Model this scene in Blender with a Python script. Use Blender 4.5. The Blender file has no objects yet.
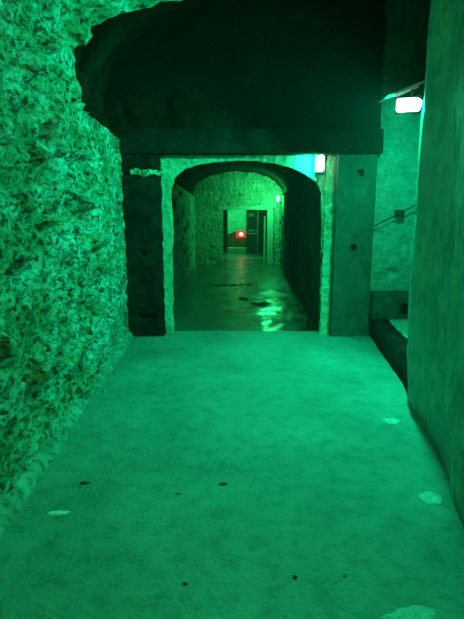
import bpy, bmesh, math, random
from mathutils import Vector, noise, Matrix
random.seed(4)
C = bpy.context.scene.collection
sc = bpy.context.scene
F = 465.0; CAMZ = 1.5; PITCH = math.radians(11.07)
cp, sp = math.cos(PITCH), math.sin(PITCH)
def ray(px, py):
    a = (px-232.0)/F; b = (309.5-py)/F
    return Vector((a, cp + b*sp, -sp + b*cp))
def P(px, py, Y):                                   # photo pixel at world depth Y
    r = ray(px, py); t = Y/r.y
    return Vector((r.x*t, Y, CAMZ + r.z*t))
def G(px, py, z=0.0):                               # photo pixel on the ground plane z
    r = ray(px, py); t = (z-CAMZ)/r.z
    return Vector((r.x*t, r.y*t, z))

# ------------------------------------------------------------------ materials
def nodes(name):
    m = bpy.data.materials.new(name); m.use_nodes = True
    nt = m.node_tree; return m, nt, nt.nodes['Principled BSDF']
def ramp(nt, fac, stops):
    r = nt.nodes.new('ShaderNodeValToRGB'); e = r.color_ramp.elements
    while len(e) < len(stops): e.new(0.5)
    for el, (p, c) in zip(e, stops):
        el.position = p; el.color = (c[0], c[1], c[2], 1) if not isinstance(c, (int, float)) else (c, c, c, 1)
    nt.links.new(fac, r.inputs[0]); return r.outputs[0]
def coords(nt, scale=(1, 1, 1), rot=(0, 0, 0)):
    tc = nt.nodes.new('ShaderNodeTexCoord'); mp = nt.nodes.new('ShaderNodeMapping')
    mp.inputs['Scale'].default_value = scale; mp.inputs['Rotation'].default_value = rot
    nt.links.new(tc.outputs['Object'], mp.inputs[0]); return mp.outputs[0]
def noi(nt, vec, scale, detail=6, rough=.6, dist=0):
    n = nt.nodes.new('ShaderNodeTexNoise'); n.inputs['Scale'].default_value = scale
    n.inputs['Detail'].default_value = detail; n.inputs['Roughness'].default_value = rough
    n.inputs['Distortion'].default_value = dist
    nt.links.new(vec, n.inputs['Vector']); return n.outputs['Fac']
def mix(nt, fac, a, b, mode='MIX'):
    m = nt.nodes.new('ShaderNodeMix'); m.data_type = 'RGBA'; m.blend_type = mode
    for sock, v in ((m.inputs[0], fac), (m.inputs[6], a), (m.inputs[7], b)):
        if hasattr(v, 'is_linked') or hasattr(v, 'links'): nt.links.new(v, sock)
        elif isinstance(v, (int, float)): sock.default_value = v
        else: sock.default_value = (v[0], v[1], v[2], 1)
    return m.outputs[2]
def bump(nt, b, h, strength, dist):
    n = nt.nodes.new('ShaderNodeBump'); n.inputs['Strength'].default_value = strength
    n.inputs['Distance'].default_value = dist
    nt.links.new(h, n.inputs['Height']); nt.links.new(n.outputs[0], b.inputs['Normal']); return n
def stone(name, dark, mid, light, bs=.9, bd=.03, rough=.8, tex=1.0, scale=(1, 1, 1), pits=.5, pp=(.36, .52, .72), f2s=16, crest=1.25, dist=.4):
    m, nt, b = nodes(name); v = coords(nt, scale)
    f1 = noi(nt, v, 2.2*tex, 8, .65); f2 = noi(nt, v, f2s*tex, 8, .75, dist); f3 = noi(nt, v, 55*tex, 4, .7)
    col = ramp(nt, f1, [(.32, dark), (.5, mid), (.68, light)])
    pc = ramp(nt, f2, [(pp[0], 1-pits), (pp[1], 1.0), (pp[2], crest)])
    col = mix(nt, 1.0, col, pc, 'MULTIPLY')
    nt.links.new(col, b.inputs['Base Color'])
    h = mix(nt, .35, f2, f3)
    bump(nt, b, h, bs, bd)
    b.inputs['Roughness'].default_value = rough
    b.inputs['Specular IOR Level'].default_value = .3
    return m
def plain(name, col, rough=.5, metal=0, nscale=30, amt=.25):
    m, nt, b = nodes(name); v = coords(nt)
    f = noi(nt, v, nscale, 5, .6)
    c = ramp(nt, f, [(.3, tuple(x*(1-amt) for x in col)), (.7, tuple(min(1, x*(1+amt)) for x in col))])
    nt.links.new(c, b.inputs['Base Color']); b.inputs['Roughness'].default_value = rough
    b.inputs['Metallic'].default_value = metal
    bump(nt, b, f, .15, .005)
    return m
def emis(name, col, s):
    m, nt, b = nodes(name); b.inputs['Base Color'].default_value = (.08, .08, .08, 1)
    v = coords(nt); f = noi(nt, v, 8, 2)
    c = ramp(nt, f, [(.3, tuple(x*.92 for x in col)), (.7, col)])
    nt.links.new(c, b.inputs['Emission Color']); b.inputs['Emission Strength'].default_value = s
    return m
M = {}
M['rubble'] = stone('rubble_masonry', (.16, .18, .07), (.40, .41, .24), (.68, .70, .66), 1.0, .05, .5, 1.2, (1, .9, 1.5), .97, (.42, .50, .62), 14, 1.7, 0.0)
M['arch'] = stone('rough_render', (.42, .44, .28), (.6, .6, .42), (.74, .72, .6), .9, .02, .8, 1.8, (1, 1, 1), .45)
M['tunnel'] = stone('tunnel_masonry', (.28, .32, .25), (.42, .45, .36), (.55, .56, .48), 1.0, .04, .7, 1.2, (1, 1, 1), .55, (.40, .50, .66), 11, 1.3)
M['vault'] = stone('shade_dark_vault', (.007, .009, .005), (.013, .016, .010), (.028, .03, .02), .8, .03, .9, 1.0, (1, 1, 1), .6)  # chamber vault: shade above the lamp sheet put into the near-black colour
M['shade'] = stone('shade_black_stone', (.010, .012, .010), (.02, .024, .02), (.035, .04, .03), .8, .02, .85, 2, (1, 1, 1), .6)  # unlit shade of pier, kerb riser and lintel put into the colour
M['pier'] = stone('cast_concrete', (.06, .075, .06), (.10, .115, .09), (.15, .16, .12), .45, .01, .7, 1.2, (1, 1, .5), .25)
M['pillar'] = stone('smeared_render', (.24, .34, .34), (.40, .45, .40), (.58, .58, .46), .6, .03, .6, 1.5, (1, 1, .7), .4, (.38, .5, .68), 7, 1.25)
M['tvault'] = stone('shaded_tunnel_vault', (.010, .014, .012), (.018, .024, .018), (.03, .038, .03), .8, .03, .85, 1.2, (1, 1, 1), .6)  # shade under the tunnel vault put into a near-black colour
M['tright'] = stone('shaded_masonry', (.07, .09, .065), (.12, .14, .10), (.18, .19, .15), .8, .03, .7, 1.2, (1, 1, .6), .6)  # tunnel stone darkened in colour to hold the right side's shade
M['niche_head'] = stone('dark_niche_render', (.04, .05, .045), (.07, .085, .075), (.11, .12, .1), .6, .02, .8, 1.3)  # darker tone than the niche wall below
M['fillet'] = stone('mortar_fillet', (.22, .24, .18), (.34, .36, .28), (.5, .5, .44), 1.0, .02, .7, 1.6, (1, 1, 1), .7, (.40, .5, .66), 12, 1.3)
M['niche'] = stone('niche_masonry', (.45, .46, .4), (.6, .6, .54), (.75, .75, .7), 1.0, .03, .8, 2.2, (1, 1, 1.3), .6)
M['block'] = stone('block_stone', (.05, .06, .05), (.09, .1, .08), (.14, .15, .12), .6, .02, .8, 2)
M['plate'] = plain('galvanised_sheet', (.55, .58, .56), .35, .6)
M['housing'] = plain('lamp_housing', (.16, .18, .17), .5)
M['timber'] = plain('painted_timber', (.5, .52, .45), .6)
M['darkdoor'] = plain('dark_door_paint', (.035, .05, .05), .45)
M['frame'] = plain('dark_frame_paint', (.012, .016, .014), .6)
M['bar'] = plain('push_bar_steel', (.75, .78, .75), .3, .3)
M['notice'] = plain('notice_enamel', (.55, .6, .5), .5)
M['iron'] = plain('rusty_iron', (.05, .045, .035), .7, .3)
M['cable'] = plain('cable_sheath', (.05, .06, .055), .5)
M['cabinet'] = plain('brown_cabinet_wood', (.30, .16, .06), .5, 0, 6, .35)
M['redbox'] = plain('red_lamp_body', (.6, .05, .04), .4)
M['brick'] = stone('far_brick', (.25, .28, .25), (.4, .42, .38), (.55, .55, .5), .8, .02, .8, 3, (1, 1, 2.5), .5)
M['glint'] = stone('floor_glint', (.7, .72, .7), (.85, .86, .85), (.95, .95, .93), 1, .02, .5, 6, (1, 1, 1), .5)  # lamp highlights on the floor, built as pale patches
M['paper'] = plain('crumpled_paper', (.85, .87, .88), .6)
M['debris'] = plain('dark_debris', (.03, .035, .025), .8)
M['pebble'] = stone('pebble_stone', (.2, .22, .16), (.35, .35, .3), (.5, .5, .4), .6, .01, .7, 9)
M['puddle'] = plain('black_water', (.004, .006, .006), .05)
M['lens'] = emis('lamp_lens_lit', (.45, 1, .72), 14)
M['lens_far'] = emis('lamp_lens_lit_far', (.25, 1, .7), 12)
M['redlens'] = emis('red_lens_lit', (1, .5, .42), 2.6)
M['redglow'] = emis('red_lens_rim', (1, .05, .07), .6)

def floor_mat(name, dark, mid, light, r0, r1, bs, bd, tex):
    m, nt, b = nodes(name); v = coords(nt)
    big = noi(nt, v, .9*tex, 6, .6, .5); med = noi(nt, v, 9*tex, 8, .75, .1); fine = noi(nt, v, 45*tex, 5, .7)
    vs = coords(nt, (.6, 1, 1)); cr = noi(nt, vs, 5*tex, 9, .75, .5)
    col = ramp(nt, big, [(.3, dark), (.5, mid), (.7, light)])
    col = mix(nt, 1.0, col, ramp(nt, med, [(.38, .74), (.5, 1.0), (.64, 1.12)]), 'MULTIPLY')
    col = mix(nt, 1.0, col, ramp(nt, cr, [(.30, .45), (.36, 1.0), (1, 1.0)]), 'MULTIPLY')
    nt.links.new(col, b.inputs['Base Color'])
    rr = ramp(nt, big, [(.35, r0), (.65, r1)]); nt.links.new(rr, b.inputs['Roughness'])
    h = mix(nt, .6, med, fine); bump(nt, b, h, bs, bd)
    b.inputs['Specular IOR Level'].default_value = .5
    return m
for k_ in ('vault', 'tvault', 'shade', 'tright'): M[k_].node_tree.nodes['Principled BSDF'].inputs['Specular IOR Level'].default_value = 0
M['floor'] = floor_mat('worn_damp_concrete', (.20, .24, .23), (.29, .32, .29), (.39, .41, .38), .30, .5, .9, .03, 1.0)
M['tfloor'] = floor_mat('wet_earth_floor', (.05, .065, .05), (.10, .12, .09), (.19, .20, .16), .10, .28, .8, .04, 1.6)
_b = M['tfloor'].node_tree.nodes['Principled BSDF']; _b.inputs['Coat Weight'].default_value = .5; _b.inputs['Coat Roughness'].default_value = .22; _b.inputs['Coat IOR'].default_value = 1.6

# ------------------------------------------------------------------ mesh helpers
def link(name, bm, mat, parent=None, smooth=False):
    me = bpy.data.meshes.new(name); bm.normal_update(); bm.to_mesh(me); bm.free()
    me.materials.append(mat)
    if smooth: me.polygons.foreach_set('use_smooth', [True]*len(me.polygons))
    o = bpy.data.objects.new(name, me); C.objects.link(o)
    if parent: o.parent = parent
    return o
def struct(o): o['kind'] = 'structure'; return o
def tag(o, label, cat, group=None):
    o['label'] = label; o['category'] = cat
    if group: o['group'] = group
    return o
def empty(name, loc, label, cat, rot=(0, 0, 0), group=None):
    o = bpy.data.objects.new(name, None); C.objects.link(o); o.location = loc; o.rotation_euler = rot
    o.empty_display_size = .1
    return tag(o, label, cat, group)
def rub(p, cell=(.34, .34, .17), amp=.035, fine=.012, seed=0.0):
    q = Vector((p.x/cell[0]+seed, p.y/cell[1], p.z/cell[2]))
    q += Vector((noise.noise(p*2.3), noise.noise(p*2.3+Vector((7, 1, 3))), noise.noise(p*2.3+Vector((1, 9, 4)))))*.5
    d, _ = noise.voronoi(q, distance_metric='DISTANCE', exponent=2.5)
    e = min(1.0, (d[1]-d[0])*2.4)
    h = amp*(e*e*(3-2*e)) - amp*.6
    h += fine*noise.fractal(p*11, 1.0, 2.0, 4) + amp*.8*noise.noise(p*1.7+Vector((seed, 2, 5)))
    pit = noise.noise(p*4.3+Vector((3, 8, seed)))
    if pit > .38: h -= amp*2.6*min(1, (pit-.38)*5)
    return h
def surf(name, fn, nu, nv, disp, mat, parent=None, thick=0.0, flip=False):
    """parametric grid fn(u,v), pushed along its own normal by disp(p)"""
    pts = [[Vector(fn(i/nu, j/nv)) for j in range(nv+1)] for i in range(nu+1)]
    bm = bmesh.new(); vs = []
    for i in range(nu+1):
        row = []
        for j in range(nv+1):
            a = pts[min(i+1, nu)][j]-pts[max(i-1, 0)][j]; b = pts[i][min(j+1, nv)]-pts[i][max(j-1, 0)]
            n = a.cross(b)
            n = n.normalized() if n.length > 1e-9 else Vector((0, 0, 1))
            if flip: n = -n
            row.append(bm.verts.new(pts[i][j] + (n*disp(pts[i][j]) if disp else Vector())))
        vs.append(row)
    for i in range(nu):
        for j in range(nv):
            q = (vs[i][j], vs[i+1][j], vs[i+1][j+1], vs[i][j+1])
            try: bm.faces.new(q if not flip else q[::-1])
            except ValueError: pass
    o = link(name, bm, mat, parent, True)
    if thick:
        md = o.modifiers.new('thickness', 'SOLIDIFY'); md.thickness = thick; md.offset = -1
    return o
def poly_at(pts, t):
    """point at fraction t of a polyline with evenly numbered keys"""
    k = t*(len(pts)-1); i = min(int(k), len(pts)-2); f = k-i
    return Vector(pts[i]).lerp(Vector(pts[i+1]), f)
def box(bm, lo, hi, mat4=None):
    r = bmesh.ops.create_cube(bm, size=1)
    lo = Vector(lo); hi = Vector(hi); c = (lo+hi)/2; s = hi-lo
    for v in r['verts']:
        v.co = Vector((v.co.x*s.x, v.co.y*s.y, v.co.z*s.z)) + c
        if mat4: v.co = mat4 @ v.co
    return r['verts']
def bbox_obj(name, lo, hi, mat, parent=None, bev=.004, mat4=None):
    bm = bmesh.new(); box(bm, lo, hi, mat4)
    if bev: bmesh.ops.bevel(bm, geom=bm.edges[:], offset=bev, segments=2, affect='EDGES', profile=.6)
    return link(name, bm, mat, parent)
def rough_box(name, lo, hi, mat, parent=None, step=.05, amp=.01, holes=(), seed=0.0):
    """subdivided box with noisy faces; holes: (x0,x1,z0,z1,depth) sunk into the -Y face"""
    lo = Vector(lo); hi = Vector(hi); s = hi-lo; bm = bmesh.new()
    ns = [max(1, int(round(s[k]/step))) for k in range(3)]; cache = {}
    hb = []
    def V(i, j, k):
        key = (i, j, k)
        if key not in cache:
            p = Vector((lo.x+s.x*i/ns[0], lo.y+s.y*j/ns[1], lo.z+s.z*k/ns[2]))
            n = Vector((noise.noise(p*9+Vector((seed, 0, 0))), noise.noise(p*9+Vector((5, seed, 0))), noise.noise(p*9+Vector((0, 5, seed)))))*amp
            n += Vector((noise.noise(p*30), noise.noise(p*30+Vector((5, 5, 0))), noise.noise(p*30+Vector((0, 5, 5)))))*amp*.5
            if j == 0:
                for (x0, x1, z0, z1, d) in holes:
                    if x0 < p.x < x1 and z0 < p.z < z1: n.y += d
            cache[key] = bm.verts.new(p+n)
        return cache[key]
    for a, b, c in ((0, 1, 2), (1, 2, 0), (2, 0, 1)):
        for side in (0, ns[c]):
            for i in range(ns[a]):
                for j in range(ns[b]):
                    q = []
                    for di, dj in ((0, 0), (1, 0), (1, 1), (0, 1)):
                        idx = [0, 0, 0]; idx[a] = i+di; idx[b] = j+dj; idx[c] = side; q.append(V(*idx))
                    bm.faces.new(q if side else q[::-1])
    return link(name, bm, mat, parent)
def tube(name, pts, r, mat, parent=None, seg=10):
    cu = bpy.data.curves.new(name, 'CURVE'); cu.dimensions = '3D'; cu.bevel_depth = r; cu.bevel_resolution = 3
    cu.use_fill_caps = True
    s = cu.splines.new('POLY'); s.points.add(len(pts)-1)
    for q, p in zip(s.points, pts): q.co = (*p, 1)
    t = bpy.data.objects.new('tmp', cu); C.objects.link(t)
    me = bpy.data.meshes.new_from_object(t.evaluated_get(bpy.context.evaluated_depsgraph_get()))
    bpy.data.objects.remove(t); me.name = name
    me.materials.clear(); me.materials.append(mat)
    o = bpy.data.objects.new(name, me); C.objects.link(o)
    if parent: o.parent = parent
    return o
def blob(name, pos, rx, ry, h, mat, seed=0, n=28, parent=None, ridges=0):
    """low irregular mound lying on the ground"""
    bm = bmesh.new(); rings = 6; rows = []
    top = bm.verts.new((0, 0, h))
    for k in range(1, rings+1):
        row = []
        for a in range(n):
            th = 2*math.pi*a/n; f = k/rings
            d = Vector((math.cos(th), math.sin(th), seed))
            rr = 1+.42*noise.fractal(d*1.9, 1, 2, 4)
            z = h*(1-f**2)*(1+.5*noise.noise(d*4*f+Vector((seed, 0, 0)))) if k < rings else -.004
            if ridges: z += ridges*math.sin(math.cos(th)*f*26)*(1-f)
            row.append(bm.verts.new((math.cos(th)*rx*f*rr, math.sin(th)*ry*f*rr, z)))
        rows.append(row)
    for a in range(n):
        b = (a+1) % n
        bm.faces.new((top, rows[0][a], rows[0][b]))
        for k in range(rings-1): bm.faces.new((rows[k][a], rows[k+1][a], rows[k+1][b], rows[k][b]))
    bm.faces.new([rows[-1][a] for a in range(n)][::-1])
    o = link(name, bm, mat, parent, True); o.location = pos
    return o

# ------------------------------------------------------------------ key positions
PY = 5.88                      # front of the two piers
AY = 6.06                      # face of the arch wall
TZ = -0.12                     # floor level in the tunnel beyond
EY = G(238, 264, TZ).y         # end wall of the tunnel
LY = G(238, 253, TZ).y         # doorway wall at the back of the lobby
wl0 = G(0, 522); wl1 = G(129, 338)
def left_x(y):
    t = (y-wl0.y)/(wl1.y-wl0.y); t = max(-.3, min(1.05, t)); return wl0.x+(wl1.x-wl0.x)*t
print('KEY', wl0, wl1, G(0, 333).y, EY, LY)

# ------------------------------------------------------------------ floors
def floor_fn(u, v):
    return (-1.9+4.9*u, -2.2+(AY+.10+2.2)*v, 0)
def fdisp(p): return .012*noise.fractal(p*1.3, 1, 2, 4)+.0025*noise.noise(p*14)-.004
o = surf('floor', floor_fn, 150, 260, fdisp, M['floor'], thick=.3); struct(o)
def tf(u, v): return (-1.75+3.8*u, AY+.0+(LY+5-AY)*v, TZ)
def tdisp(p): return .02*noise.fractal(p*1.6, 1, 2, 5)+.004*noise.noise(p*12)
o = surf('floor_tunnel', tf, 110, 380, tdisp, M['tfloor'], thick=.2); struct(o)
o = surf('floor_niche', lambda u, v: (1.86+1.3*u, 3.7+2.4*v, .25), 50, 80, lambda p: .015*noise.fractal(p*3, 1, 2, 4), M['niche']); struct(o)

# kerb in front of the niche and along the foot of the right pillar
bm = bmesh.new()
kp = [(1.80, 5.86), (1.71, 5.2), (1.64, 4.6), (1.58, 4.1), (1.50, 3.7)]
o = surf('trim_1', lambda u, v: [(lambda q: (q.x + [0, 0, .16, .16][min(3, int(v*3+.01))], q.y, [-.02, .26, .275, .0][min(3, int(v*3+.01))]))(poly_at([(a, b, 0) for a, b in kp], u))][0], 60, 3,
         lambda p: .01*noise.noise(p*7), M['shade']); struct(o)  # riser's shade is put into its near-black colour

# ------------------------------------------------------------------ left wall of rough masonry
SPR = 2.42
def lw(u, v):
    y = -2.2+(PY+.02+2.2)*u; z = -.05+(SPR+.05)*v
    return (left_x(y)-.02+.0*math.sin(v*3), y, z)
def onwall(px, py):
    q = ray(px, py); x = -1.3; t = x/q.x
    return Vector((x, q.y*t, CAMZ+q.z*t))
PITS = [(onwall(28, 43), .06, .05, .14), (onwall(3, 62), .05, .09, .14), (onwall(38, 212), .05, .12, .09), 
        (onwall(30, 190), .03, .05, .07), (onwall(32, 365), .05, .03, .06), (onwall(18, 330), .03, .03, .06), (onwall(66, 225), .03, .08, .05)]
def dl(p):
    k = 1-.75*max(0, min(1, (p.y-4.2)/1.0))
    t = max(0, min(1, (p.y-3.4)/.4))*max(0, min(1, (p.z-2.1)/.25))
    h = rub(p, (.30, .30, .16), .048*k, .030*(.4+.6*k))*(1-.6*t)*(.45+.55*max(0, min(1, (p.z-.1)/.35)))
    for c, sy, sz, d in PITS:
        e = ((p.y-c.y)/sy)**2+((p.z-c.z)/sz)**2+.5*noise.noise(p*12)
        if e < 1 and abs(p.x-c.x) < .4: h -= d*(1-max(0, e))**.5
    return h
o = surf('wall_left', lw, 330, 100, dl, M['rubble'], flip=True); struct(o)
# skirt of mortar and rubble along its foot
def sk(u, v):
    y = -.5+(PY+.5)*u; x = left_x(y)-.03; w = .085+.012*math.sin(y*3)
    k = v
    return (x-.03+w*k+.03, y, .075*(1-k*k)-.008)
o = surf('trim_2', sk, 260, 10, lambda p: .010*noise.fractal(p*9, 1, 2, 4), M['fillet'], flip=True); struct(o)

nt = M['rubble'].node_tree; pb = nt.nodes['Principled BSDF']; src = pb.inputs['Base Color'].links[0].from_socket
v_ = coords(nt, (1, 1, .35)); n_ = noi(nt, v_, 2.2, 6, .7, .3)
sx = nt.nodes.new('ShaderNodeSeparateXYZ'); nt.links.new(coords(nt), sx.inputs[0])
mr = nt.nodes.new('ShaderNodeMapRange'); nt.links.new(sx.outputs['Y'], mr.inputs[0]); mr.inputs[1].default_value = 3.0; mr.inputs[2].default_value = 4.1
mm = nt.nodes.new('ShaderNodeMath'); mm.operation = 'MULTIPLY'; nt.links.new(mr.outputs[0], mm.inputs[0])
nt.links.new(ramp(nt, n_, [(.42, 0.0), (.56, .75)]), mm.inputs[1])
salt_light = mix(nt, 1.0, src, (1.15, 1.2, 1.55), 'MULTIPLY')  # salt bloom plus the lamp's teal light put into the wall colour
nt.links.new(mix(nt, mm.outputs[0], src, salt_light), pb.inputs['Base Color'])
# ------------------------------------------------------------------ near vault (Y < 4) springing from the left wall
NV = 4.0
LXN = left_x(4.0)-.02
prof = [(LXN, SPR-.01), (LXN, 2.62), (-1.24, 2.82), (-1.13, 2.96), (-.93, 3.05), (-.52, 3.16), (0, 3.28), (.6, 3.38), (1.2, 3.42), (1.9, 3.40)]
def nv(u, v):
    y = -2.2+(NV+2.2)*u; q = poly_at([(a, b, 0) for a, b in prof], v)
    return (q.x+(left_x(y)-left_x(NV))*(1-min(1, max(0, v-.12)*1.8)), y+.0, q.y)
o = surf('ceiling', nv, 260, 130, dl, M['rubble'], flip=True); struct(o)
# rear face of that vault and the larger vault behind, shade put into its colour
big = [(-1.50, SPR-.02), (-1.56, 2.7), (-1.50, 3.1), (-1.25, 3.5), (-.8, 3.8), (-.2, 3.97), (.5, 4.05), (1.3, 4.05), (2.2, 3.95), (3.0, 3.7)]
def face(u, v):
    a = poly_at([(x, z, 0) for x, z in prof], v); b = poly_at([(x-.25 if x < -1 else x, z+.9, 0) for x, z in prof], v)
    if v == 0: b = a+Vector((-.4, 0, 0))
    q = a.lerp(b, u); return (q.x, NV, q.y)
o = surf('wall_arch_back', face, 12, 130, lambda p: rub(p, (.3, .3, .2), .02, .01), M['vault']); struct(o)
def bv(u, v):
    q = poly_at([(a, b, 0) for a, b in big], v); return (q.x, NV-.15+(AY+.3-NV)*u, q.y)
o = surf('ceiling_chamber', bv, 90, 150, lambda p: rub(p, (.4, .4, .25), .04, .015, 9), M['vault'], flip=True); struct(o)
# ledge on top of left wall
o = surf('trim_3', lambda u, v: (left_x(NV-.1+(PY+.2-NV)*u)+.01-.35*v, NV-.1+(PY+.2-NV)*u, SPR), 50, 8, lambda p: .01*noise.noise(p*8), M['vault']); struct(o)
# faint rib crossing the chamber vault
rib = [(-1.52, 2.44), (-1.50, 2.75), (-1.36, 3.08), (-1.08, 3.36), (-.7, 3.56), (-.2, 3.70), (.4, 3.78), (1.1, 3.8), (1.8, 3.74), (2.6, 3.5)]
def rb(u, v):
    q = poly_at([(a, b, 0) for a, b in rib], u); k = v*3
    off = [(0, .35), (0, 0), (.32, 0), (.32, .35)]
    i = min(2, int(k)); f = k-i
    dy = off[i][0]*(1-f)+off[i+1][0]*f; dz = off[i][1]*(1-f)+off[i+1][1]*f
    return (q.x-(dz*.5 if q.x < -.8 else 0), 4.95+dy, q.y+dz)
o = surf('ceiling_rib', rb, 120, 15, lambda p: .02*noise.fractal(p*5, 1, 2, 4), M['vault']); struct(o)
# wall above the lintel
lz = P(240, 130, PY).z; xr1_ = P(378, 200, PY).x
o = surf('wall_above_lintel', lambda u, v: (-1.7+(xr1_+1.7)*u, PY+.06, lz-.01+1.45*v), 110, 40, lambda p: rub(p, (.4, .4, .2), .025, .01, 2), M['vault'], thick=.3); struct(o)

za_ = P(395, 94, 5.9).z
o = surf('wall_above_niche', lambda u, v: (xr1_-.02+1.4*u, 5.84, za_+1.3*v), 50, 40, lambda p: .02*noise.fractal(p*3, 1, 2, 4), M['niche_head'], thick=.2); struct(o)
# ------------------------------------------------------------------ arch wall: ring between opening outline and outer rectangle
def ring(name, inner, outer, y0, depth, mat, disp, nu, nv_, nd):
    tot = nv_+nd
    def fn(u, v):
        a = poly_at(inner, u); b = poly_at(outer, u); k = v*tot
        if k < nd: return (a.x, y0+depth*(1-k/nd), a.y)
        q = a.lerp(b, (k-nd)/nv_); return (q.x, y0, q.y)
    return surf(name, fn, nu, tot, disp, mat)
def PX(px, py, Y): q = P(px, py, Y); return (q.x, q.z, 0)
la = [(173, 334), (173, 300), (172, 262), (173, 230), (171, 205), (171, 188), (174, 178), (185, 169), (200, 164), (218, 161.5), (238, 160.5), (258, 161),
      (276, 163.5), (292, 168), (306, 174.5), (317, 182), (321, 192), (321.5, 206), (322, 230), (321, 262), (321, 300), (321, 334)]
inner = [PX(a, b, AY) for a, b in la]
for k in (0, -1): inner[k] = (inner[k][0], -.15, 0)
ol = [(-1.5, -.15), (-1.5, .5), (-1.5, .9), (-1.5, 1.3), (-1.5, 1.8), (-1.5, 2.1), (-1.5, 2.9), (-1.1, 2.9), (-.8, 2.9), (-.4, 2.9), (0, 2.9), (.3, 2.9),
      (.6, 2.9), (.9, 2.9), (1.2, 2.9), (1.6, 2.9), (2, 2.9), (2, 2.2), (2, 1.7), (2, 1.2), (2, .6), (2, -.15)]
outer = [(a, b, 0) for a, b in ol]
o = ring('wall_arch', inner, outer, AY, .06, M['arch'], lambda p: .012*noise.fractal(p*7, 1, 2, 5)+.006*noise.noise(p*22), 420, 34, 4); struct(o)
o.data.polygons.foreach_set('use_smooth', [False]*len(o.data.polygons))

# ------------------------------------------------------------------ piers and lintel
b0 = P(120, 153, PY-.06)
xl0 = left_x(PY)-.20; xl1 = P(161, 240, PY).x
h1 = P(147, 316, PY); h2 = P(143, 252, PY)
o = rough_box('stone_pier', (xl0, PY, -.02), (xl1, AY-.02, b0.z-.006), M['shade'], step=.022, amp=.016,
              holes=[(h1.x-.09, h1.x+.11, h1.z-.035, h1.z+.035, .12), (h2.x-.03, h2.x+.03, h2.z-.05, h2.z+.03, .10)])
tag(o, 'black shade-coloured stone pier at the end of the rough left wall', 'pier')  # black colour stands in for shade on this face
q0 = P(133, 172, PY); q1 = P(163, 172, PY)
o2 = rough_box('broken_ledge', (q0.x, PY-.05, q0.z-.03), (q1.x+.02, PY+.05, q0.z+.015), M['arch'], o, step=.012, amp=.05, seed=4)
o2['label'] = 'crumbled pale plaster ledge'
xr0 = P(335, 240, PY).x; xr1 = P(373, 240, PY).x
a1 = P(361, 173, PY); a2 = P(354, 248, PY)
o = rough_box('concrete_pier', (xr0, PY, -.02), (xr1, AY-.02, b0.z-.006), M['pier'], step=.022, amp=.006,
              holes=[(a1.x-.035, a1.x+.035, a1.z-.035, a1.z+.035, .13), (a2.x-.035, a2.x+.035, a2.z-.035, a2.z+.035, .13)])
tag(o, 'smooth grey concrete pier with two square holes right of the archway', 'pier')
# ragged arris strips beside the opening
o2 = rough_box('arris_strip', (P(323, 240, AY-.03).x, AY-.05, -.04), (xr0+.01, AY+.03, P(330, 154, AY).z), M['arch'], o, step=.022, amp=.022, seed=7)
o2['label'] = 'ragged pale plaster edge of the pier'
o = rough_box('lintel', (xl0, PY-.07, b0.z), (xr1_, AY-.02, lz), M['shade'], step=.04, amp=.007, seed=2)
tag(o, 'long dark lintel beam spanning the archway between two piers', 'lintel beam')

# ------------------------------------------------------------------ right pillar mass, nearest
base = [(1.9, 3.98), (1.66, 3.93), (1.50, 3.84), (1.43, 3.6), (1.40, 3.2), (1.30, 2.7), (1.17, 2.25), (1.08, 1.9), (1.0, 1.4), (1.0, .6), (1.05, -.5), (1.1, -2.2)]
def rp(u, v):
    q = poly_at([(a, b, 0) for a, b in base], u); z = -.05+3.6*v
    lean = .05*math.sin(v*2.4)+(.06*max(0, .12-v)/.12)*-1
    return (q.x+lean*-.6, q.y, z)
def rpd(p): return .02*noise.fractal(Vector((p.x*2.4, p.y*2.4, p.z*1.1)), 1, 2, 5)+.004*noise.noise(p*16)
o = surf('wall_right', rp, 260, 150, rpd, M['pillar'], flip=False); struct(o)
# niche walls
nx0 = xr1+.01
o = surf('wall_niche_back', lambda u, v: (nx0+1.3*u, AY-.02, -.05+4.1*v), 60, 170, lambda p: rub(p, (.16, .16, .07), .018, .012, 5), M['niche'], thick=.2); struct(o)
o = surf('wall_niche_right', lambda u, v: (2.95, 3.6+2.6*u, -.05+4.1*v), 60, 90, lambda p: rub(p, (.2, .2, .1), .02, .012, 5), M['niche']); struct(o)
o = surf('wall_niche_front', lambda u, v: (1.85+1.2*u, 3.99, -.05+4.1*v), 30, 60, lambda p: .01*noise.noise(p*5), M['pillar']); struct(o)
n0 = P(372, 293, 5.85); n1 = P(415, 321, 5.85)
hb = P(406, 309, 5.7)
o = rough_box('stone_block', (xr1+.005, 5.72, .245), (2.55, AY-.03, n0.z), M['block'], step=.028, amp=.008,
              holes=[(hb.x-.05, hb.x+.07, hb.z-.10, hb.z+.05, .1)])
tag(o, 'long low dark stone block against back wall of the right niche', 'stone block')
# iron rod across the niche back wall
r0 = P(374, 226, 5.95); r1 = P(400, 213.5, 5.93); r2 = P(417, 204, 5.9)
e = empty('wall_rod', (r1.x, r1.y, r1.z), 'thin slanting iron rod with a clamp on the niche back wall', 'rod')
inv = Vector((r1.x, r1.y, r1.z))
tube('rod', [r0-inv, Vector((0, 0, 0)), r2-inv], .008, M['iron'], e)
bbox_obj('clamp', (-.04, -.03, -.04), (.05, .09, .045), M['iron'], e, .01)

# ------------------------------------------------------------------ tunnel
TL0 = -1.16; TL1 = P(195, 240, EY).x
def tl(u, v):
    y = AY+.05+(EY-AY)*u; return (TL0+(TL1-TL0)*u, y, TZ-.05+2.42*v)
o = surf('wall_tunnel_left', tl, 330, 80, lambda p: rub(p, (.3, .3, .14), .022, .016, 6), M['tunnel'], flip=True); struct(o)
TR1 = P(281, 240, EY).x
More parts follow.
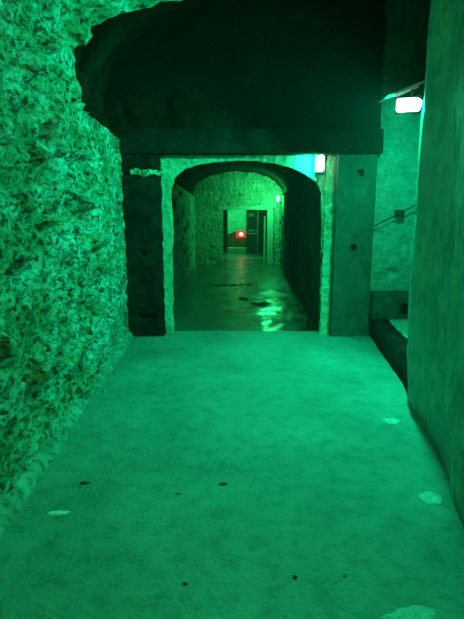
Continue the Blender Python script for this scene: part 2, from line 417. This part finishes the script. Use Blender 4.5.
# right wall: near length, recess, far length
key = [(1.32, AY+.05), (1.31, 7.4), (1.30, 8.4), (1.75, 8.45), (1.75, 9.35), (1.36, 9.4), (1.42, 11), (1.5, 13), (TR1, EY+.05)]
def tr(u, v):
    q = poly_at([(a, b, 0) for a, b in key], u); return (q.x, q.y, TZ-.05+2.42*v)
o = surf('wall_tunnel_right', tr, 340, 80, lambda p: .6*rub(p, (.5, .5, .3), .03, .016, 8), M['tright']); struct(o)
ze = P(195, 198, EY).z; za = P(238, 171.5, EY).z
def tv(u, v):
    y = AY+.05+(EY-AY+.05)*u; xl = TL0+(TL1-TL0)*u-.06; xr = 1.42+(TR1-1.42)*u+.06
    if y < 9.5 : xr += .4*max(0, min(1, (9.5-y)*4))
    th = math.pi*(1-v); c = math.cos(th); s = math.sin(th)
    zt = ze-.06
    if abs(c) > .0: s = s**.8 if s > 0 else 0
    return ((xl+xr)/2+(xr-xl)/2*c, y, zt+(za-zt)*s)
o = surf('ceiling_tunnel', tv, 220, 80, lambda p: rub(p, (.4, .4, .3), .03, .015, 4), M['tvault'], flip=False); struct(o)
# end wall with rectangular opening
def EX(px, py, Y=None): return PX(px, py, EY if Y is None else Y)
ein = [EX(221, 268), EX(221, 250), EX(221, 235), EX(221, 222), EX(221, 207.5), EX(230, 207.5), EX(240, 207.5), EX(250, 207.5), EX(262, 207.5), EX(274, 207.5), EX(274, 222), EX(274, 235), EX(274, 250), EX(274, 268)]
eo = [EX(186, 270), EX(186, 250), EX(186, 225), EX(186, 200), EX(186, 160), EX(205, 160), EX(225, 160), EX(245, 160), EX(265, 160), EX(292, 160), EX(292, 200), EX(292, 225), EX(292, 250), EX(292, 270)]
o = ring('wall_tunnel_end', ein, eo, EY, .4, M['tunnel'], lambda p: .8*rub(p, (.26, .26, .13), .025, .018, 11), 260, 40, 6); struct(o)
# timber lintel and posts of that opening
b0 = P(217.5, 209.8, EY-.035); b1 = P(273, 206.0, EY-.035)
o = rough_box('timber_lintel', (b0.x, EY-.035, b0.z), (b1.x, EY+.1, b1.z), M['timber'], step=.05, amp=.006)
tag(o, 'pale timber lintel over the far doorway at the tunnel end', 'lintel beam')
def post(pa, pb, y, name, label, mat, ytop=209.8, zb=TZ):
    a = P(pa, ytop, y); b = P(pb, ytop, y)
    w = rough_box(name, (a.x, y, zb-.01), (b.x, y+.12, a.z), mat, step=.04, amp=.006)
    return tag(w, label, 'door post')
post(267.5, 273.5, EY-.03, 'door_post', 'wide pale timber post at right side of the far doorway', M['timber'])
post(264, 266.2, EY+.6, 'door_post', 'thin pale post just inside the far doorway, behind the wide one', M['timber'], 216)
post(221.4, 223.0, EY+.0, 'door_post', 'slim timber post at left side of the far doorway', M['tunnel'])
# lobby beyond
lx0 = P(216, 240, LY).x-.15; lx1 = P(276, 240, LY).x+.3
lh = P(240, 200, LY).z
o = surf('wall_lobby_left', lambda u, v: (lx0, EY+.3+(LY-EY-.3)*u, TZ-.05+2.7*v), 60, 30, lambda p: .02*noise.noise(p*4), M['tunnel'], flip=True); struct(o)
o = surf('wall_lobby_right', lambda u, v: (lx1, EY+.3+(LY-EY-.3)*u, TZ-.05+2.7*v), 60, 30, lambda p: .02*noise.noise(p*4), M['tunnel']); struct(o)
o = surf('ceiling_lobby', lambda u, v: (lx0-.1+(lx1-lx0+.2)*v, EY+.3+(LY+4-EY)*u, TZ+2.55), 60, 30, lambda p: .02*noise.noise(p*4), M['tunnel']); struct(o)
# doorway wall: dark frame, opening left, door leaf right
def fb(bm, a, b, c, d, y0, y1):      # photo px box a..b , c(top)..d(bottom)
    p0 = P(a, d, y0); p1 = P(b, c, y0); box(bm, (p0.x, y0, p0.z), (p1.x, y1, p1.z))
bm = bmesh.new()
fb(bm, 210, 227.2, 200, 254.5, LY, LY+.12); fb(bm, 258.2, 285, 200, 254.5, LY, LY+.12); fb(bm, 227.2, 258.2, 200, 209, LY, LY+.12)
struct(link('wall_lobby_end', bm, M['frame']))
bm = bmesh.new(); fb(bm, 226.6, 227.6, 208.4, 253, LY-.03, LY+.14); fb(bm, 246, 246.8, 209, 253, LY-.01, LY+.14); fb(bm, 257.6, 258.4, 208.4, 253, LY-.03, LY+.14)
struct(link('trim_4', bm, M['darkdoor']))
bm = bmesh.new(); fb(bm, 246.8, 257.6, 209, 253, LY+.03, LY+.08)
door = link('door_1', bm, M['darkdoor']); struct(door)
bm = bmesh.new(); fb(bm, 248.3, 254, 213, 216.6, LY+.015, LY+.03)
o = link('notice_plate', bm, M['notice'], door); o['label'] = 'small pale notice plate high on the door'
bm = bmesh.new()
fb(bm, 245.5, 256.8, 232.9, 234.1, LY-.10, LY-.06); fb(bm, 255.9, 256.8, 230.4, 234.1, LY-.10, LY+.03); fb(bm, 246.9, 247.8, 231, 234, LY-.06, LY+.03)
fb(bm, 248.5, 254.5, 229.8, 231.0, LY+.01, LY+.03)
o = link('push_bar', bm, M['bar'], door); o['label'] = 'pale horizontal push bar across the door'
# step and room behind
p0 = P(227.4, 252.2, LY-.02); p1 = P(246, 248, LY-.02)
o = bbox_obj('door_step', (p0.x, LY-.02, TZ), (p1.x, LY+.3, p1.z), M['timber'], None, .01)
tag(o, 'pale step plate across the bottom of the lit far doorway', 'step')
RY = LY+2.6
o = surf('wall_far_room', lambda u, v: (-2+4.6*u, RY, TZ-.05+2.75*v), 90, 60, lambda p: rub(p, (.3, .3, .1), .02, .008, 1), M['brick']); struct(o)
# brown cabinet with a stepped slanting top
c0 = P(227.5, 248, LY+.6); c1 = P(247, 233, LY+.6); c2 = P(235, 231, LY+.6)
e = empty('cabinet', ((c0.x+c1.x)/2, LY+.9, TZ), 'brown wooden cabinet in the far room under the red light', 'cabinet')
w = (c1.x-c0.x)/2+.05; hz = c1.z-TZ; bm = bmesh.new()
prof2 = [(-w, 0), (w, 0), (w, hz+.09), (-w*.15, hz+.09), (-w, hz-.10)]
f0 = [bm.verts.new((x, -.25, z)) for x, z in prof2]; f1 = [bm.verts.new((x, .25, z)) for x, z in prof2]
bm.faces.new(f0); bm.faces.new(f1[::-1])
for i in range(5): bm.faces.new((f0[i], f1[i], f1[(i+1) % 5], f0[(i+1) % 5]))
bmesh.ops.recalc_face_normals(bm, faces=bm.faces[:])
link('body', bm, M['cabinet'], e)
for s in (-1, 1):
    d = bbox_obj('door', (-w+.03 if s < 0 else .01, -.275, .06), (-.01 if s < 0 else w-.03, -.252, hz-.16), M['cabinet'], e, .004)
    bbox_obj('handle', (s*.03-.008, -.295, hz*.5-.05), (s*.03+.008, -.276, hz*.5+.05), M['iron'], d, .002)
# red glowing lamp box
rc = P(240.6, 234.2, LY+.55)
e = empty('red_lamp', rc, 'glowing red lamp box hung in front of the brown cabinet', 'lamp')
bbox_obj('housing', (-.22, -.03, -.17), (.26, .06, .17), M['redglow'], e, .01)
bm = bmesh.new(); bmesh.ops.create_uvsphere(bm, u_segments=24, v_segments=12, radius=.1, matrix=Matrix.Translation((.03, -.06, 0)) @ Matrix.Diagonal((1, .5, .9, 1)))
link('bulb_cover', bm, M['redlens'], e, True)

# ------------------------------------------------------------------ lamps
LC = P(409.5, 104.5, 4.42)
flood = empty('floodlight', LC, 'bright glowing floodlight on the right pillar beneath a tilted metal sheet', 'lamp')
hw = .112; hh = .06
R = Matrix.Rotation(math.radians(-14), 4, 'Z')
def slab_part(name, pts, depth, mat, parent, M4=None, bev=.006, y0=0):
    bm = bmesh.new(); a = [bm.verts.new((x, y0, z)) for x, z in pts]; b = [bm.verts.new((x*.9, y0+depth, z*.85)) for x, z in pts]
    n = len(pts); bm.faces.new(a); bm.faces.new(b[::-1])
    for i in range(n): bm.faces.new((a[i], b[i], b[(i+1) % n], a[(i+1) % n]))
    bmesh.ops.recalc_face_normals(bm, faces=bm.faces[:])
    if bev: bmesh.ops.bevel(bm, geom=bm.edges[:], offset=bev, segments=3, affect='EDGES')
    if M4: bmesh.ops.transform(bm, matrix=M4, verts=bm.verts[:])
    return link(name, bm, mat, parent, True)
slab_part('lens', [(-hw, -hh), (hw*.82, -hh), (hw, hh*.6), (hw*.7, hh*.78), (hw*.6, hh), (-hw, hh)], .035, M['lens'], flood, R, .01)
slab_part('housing', [(-hw-.01, -hh-.008), (hw*.82+.006, -hh-.008), (hw+.008, hh+.006), (-hw-.01, hh+.008)], .08, M['housing'], flood, R @ Matrix.Translation((0, .036, 0)), .006)
pa = P(386, 97.5, 4.42)-LC; pb = P(423, 82, 4.42)-LC
d = (pb-pa); L = d.length; ang = math.atan2(d.z, d.x)
T = Matrix.Translation(pa) @ Matrix.Rotation(-ang, 4, 'Y')
bbox_obj('cover_sheet', (0, -.03, 0), (L, .20, .006), M['plate'], flood, .001, T)
bbox_obj('sheet_lip', (0, -.036, -.014), (L, -.028, .008), M['plate'], flood, .001, T)
bbox_obj('sheet_lip', (L*.28, .10, -.02), (L, .108, 0), M['plate'], flood, .001, T)
bbox_obj('bracket', (hw*.6, .03, .03), (hw+.12, .06, .055), M['iron'], flood, .004)
bbox_obj('hanger', (hw*.3, .06, .04), (hw*.3+.02, .08, .145), M['iron'], flood, .003)

def spot(name, loc, target, power, col, angle=150, blend=.6, size=.05, parent=None):
    l = bpy.data.lights.new(name, 'SPOT'); l.energy = power; l.color = col; l.spot_size = math.radians(angle)
    l.spot_blend = blend; l.shadow_soft_size = size
    o = bpy.data.objects.new(name, l); C.objects.link(o); o.location = loc
    o.rotation_euler = (Vector(target)-Vector(loc)).to_track_quat('-Z', 'Y').to_euler(); return o
def point(name, loc, power, col, size=.05):
    l = bpy.data.lights.new(name, 'POINT'); l.energy = power; l.color = col; l.shadow_soft_size = size
    o = bpy.data.objects.new(name, l); C.objects.link(o); o.location = loc; return o
GR = (.02, 1, .22); GT = (.0, 1, .43); GN = (.07, 1, .17)
spot('lamp_beam', LC+Vector((-.06, -.06, -.02)), (-1.2, 3.9, .5), 460, GT, 150, .6)
spot('lamp_spill', LC+Vector((.0, .12, -.08)), (2.3, 5.6, 1.3), 85, GT, 150, .8)
# arch lamp
AC = P(320, 163, AY-.13)
al = empty('bulkhead_lamp', AC, 'small glowing bulkhead lamp at upper right corner of the archway', 'lamp')
aw = .052; ah = .10
slab_part('lens', [(-aw, -ah*.9), (-aw*.8, -ah), (aw*.8, -ah), (aw, -ah*.8), (aw, ah*.8), (aw*.7, ah), (-aw*.9, ah*.85)], .05, M['lens'], al, None, .008)
bbox_obj('housing', (-aw-.006, .045, -ah-.01), (aw+.022, .11, ah+.01), M['housing'], al, .008)
tube('cable', [(0, .09, -ah), (.0, .10, -.18), (-.012, .11, -.27)], .006, M['cable'], al)
point('arch_lamp_light', AC+Vector((-.085, .02, -.0)), 20, GT, .04)
# far lamp
FC = P(278.2, 198.5, EY-.45)
fl = empty('bulkhead_lamp', FC, 'tiny glowing oval lamp on right wall near the tunnel end', 'lamp')
bm = bmesh.new(); bmesh.ops.create_uvsphere(bm, u_segments=20, v_segments=12, radius=1, matrix=Matrix.Diagonal((.05, .06, .095, 1)))
link('lens', bm, M['lens_far'], fl, True)
bbox_obj('housing', (.02, -.07, -.11), (.16, .07, .11), M['housing'], fl, .01)
tube('cable', [(.07, 0, -.1), (.075, .02, -.8), (.07, .0, -1.7)], .012, M['cable'], fl)
point('far_lamp_light', FC+Vector((-.28, -.7, 0)), 125, GR, .05)
# unseen lamp added on the lobby ceiling to light its floor
bl = empty('unseen_lobby_lamp', (P(268, 220, LY-2).x, EY+.85, TZ+2.5), 'unseen round lamp added on the lobby ceiling behind the far doorway', 'lamp')
bm = bmesh.new(); bmesh.ops.create_uvsphere(bm, u_segments=20, v_segments=10, radius=.12, matrix=Matrix.Diagonal((1, 1, .5, 1)))
link('lens', bm, M['lens_far'], bl, True)
point('unseen_lobby_light', bl.location+Vector((0, 0, -.12)), 110, GR, .25)
point('far_room_light', (P(236, 220, LY+1.5).x, LY+.75, 2.33), 230, GR, .05)
point('red_light', rc+Vector((.03, -.25, .02)), .35, (1, .1, .05), .05)
# unseen lamp behind the photographer, set under the vault to rake the left wall
NC = Vector((.15, -1.0, 3.05))
ne = empty('unseen_rear_lamp', NC, 'unseen floodlight under the vault behind the viewer', 'lamp')
bbox_obj('lens', (-.03, -.1, -.06), (0, .1, .06), M['lens'], ne, .006)
bbox_obj('housing', (0, -.11, -.07), (.12, .11, .26), M['housing'], ne, .008)
spot('unseen_rear_beam', NC+Vector((-.06, 0, 0)), (-1.4, 2.2, 1.7), 170, GN, 140, .7)

# ------------------------------------------------------------------ small things on the floor
def lay(px, py, z=0): q = G(px, py, z); return q
def thing_blob(name, px, py, rx, ry, h, mat, label, cat, seed, z=0.0, rot=0, group=None, ridges=0, zo=0):
    q = lay(px, py, z); disp = (fdisp if z == 0 else tdisp)(q)
    o = blob(name, (q.x, q.y, z+disp+.002+zo), rx, ry, h, mat, seed, ridges=ridges); o.rotation_euler.z = rot
    return tag(o, label, cat, group)
thing_blob('torn_paper', 58, 512, .062, .02, .008, M['paper'], 'torn crumpled white paper strip on the floor near the left wall', 'paper', 1, rot=.1, ridges=.004)
thing_blob('floor_glint', 430, 497, .07, .07, .004, M['glint'], 'round painted lamp glint on floor against foot of right pillar', 'glint', 2)  # pale mesh standing in for a lamp reflection, like the next two
thing_blob('floor_glint', 392, 420, .07, .06, .003, M['glint'], 'smallest painted lamp glint on floor, farthest right', 'glint', 3)
thing_blob('floor_glint', 418, 612, .13, .045, .004, M['glint'], 'wide painted lamp glint streak at the bottom right edge of floor', 'glint', 5, rot=.2)
thing_blob('debris_flake', 85, 483, .035, .015, .006, M['debris'], 'dark thin flake on floor by the left wall', 'debris', 6)
thing_blob('debris_flake', 223, 483, .03, .014, .006, M['debris'], 'dark flake near the middle of the floor', 'debris', 7)
thing_blob('debris_flake', 295, 577, .012, .012, .006, M['debris'], 'small dark round crumb at the bottom of the floor', 'debris', 8)
thing_blob('debris_flake', 185, 583, .012, .008, .005, M['debris'], 'tiny dark crumb low on floor, left of the round crumb', 'debris', 9)
thing_blob('pebble', 178, 493, .022, .006, .006, M['pebble'], 'pale sliver of stone lying left of the middle flake', 'pebble', 10)
thing_blob('pebble', 345, 575, .010, .008, .007, M['pebble'], 'small pale pebble at the lower right of the floor', 'pebble', 11)
for i, (x, y, s) in enumerate([(135, 352, .02), (147, 341, .025), (124, 362, .02), (115, 373, .025), (155, 339, .02), (104, 392, .02), (88, 408, .018)]):
    thing_blob('rubble_stone', x, y, s, s*.8, s*.8, M['pebble'], 'small chip of rubble on floor along the foot of left wall', 'rubble', 20+i, group='rubble chips by the left wall')
thing_blob('mud_patch', 262, 303.5, .20, .16, .002, M['debris'], 'larger black muddy patch on the tunnel floor beyond the archway', 'mud patch', 31, z=TZ, zo=.012)
thing_blob('mud_patch', 243, 299, .10, .14, .002, M['debris'], 'smaller black muddy patch beside the larger one in the tunnel', 'mud patch', 34, z=TZ, zo=.012)
for i, (x, y, s) in enumerate([(209, 285, .05), (216, 285.5, .07), (224, 285, .06), (233, 285.5, .07), (241, 285, .05), (249, 285.3, .06)]):
    thing_blob('rubble_stone', x, y, s*1.6, s*1.5, s*.35, M['debris'], 'dark flat clod in the low ridge across the tunnel floor', 'rubble', 40+i, z=TZ, group='clods across the tunnel floor', zo=.0)
# stick leaning in the right side of the archway
s0 = P(312.5, 293, AY+.62); s1 = P(322.5, 253, AY-.09); s0 = Vector((s0.x-.02, s0.y+.25, TZ+.02)); 
o = tube('leaning_stick', [s0, s0.lerp(s1, .5)+Vector((.01, 0, 0)), Vector((s1.x, AY-.09, s1.z))], .016, M['iron'])
tag(o, 'dark stick leaning against right side of the archway', 'stick')

# ------------------------------------------------------------------ camera, world, view
cam = bpy.data.cameras.new('camera'); co = bpy.data.objects.new('camera', cam); C.objects.link(co)
co.location = (0, 0, CAMZ); co.rotation_euler = (math.pi/2-PITCH, 0, 0)
cam.sensor_fit = 'VERTICAL'; cam.sensor_height = 36; cam.lens = 36*F/619; cam.clip_end = 100
sc.camera = co
w = bpy.data.worlds.new('world'); sc.world = w; w.use_nodes = True
w.node_tree.nodes['Background'].inputs[0].default_value = (.0, .001, .0004, 1)
w.node_tree.nodes['Background'].inputs[1].default_value = 1
hz_ = w.node_tree.nodes.new('ShaderNodeVolumeScatter'); hz_.inputs['Density'].default_value = .0035; hz_.inputs['Anisotropy'].default_value = .0
w.node_tree.links.new(hz_.outputs[0], w.node_tree.nodes['World Output'].inputs['Volume'])
vs = sc.view_settings; vs.view_transform = 'Standard'; vs.look = 'None'; vs.gamma = 1; vs.exposure = 0
try: vs.use_curve_mapping = False
except Exception: pass
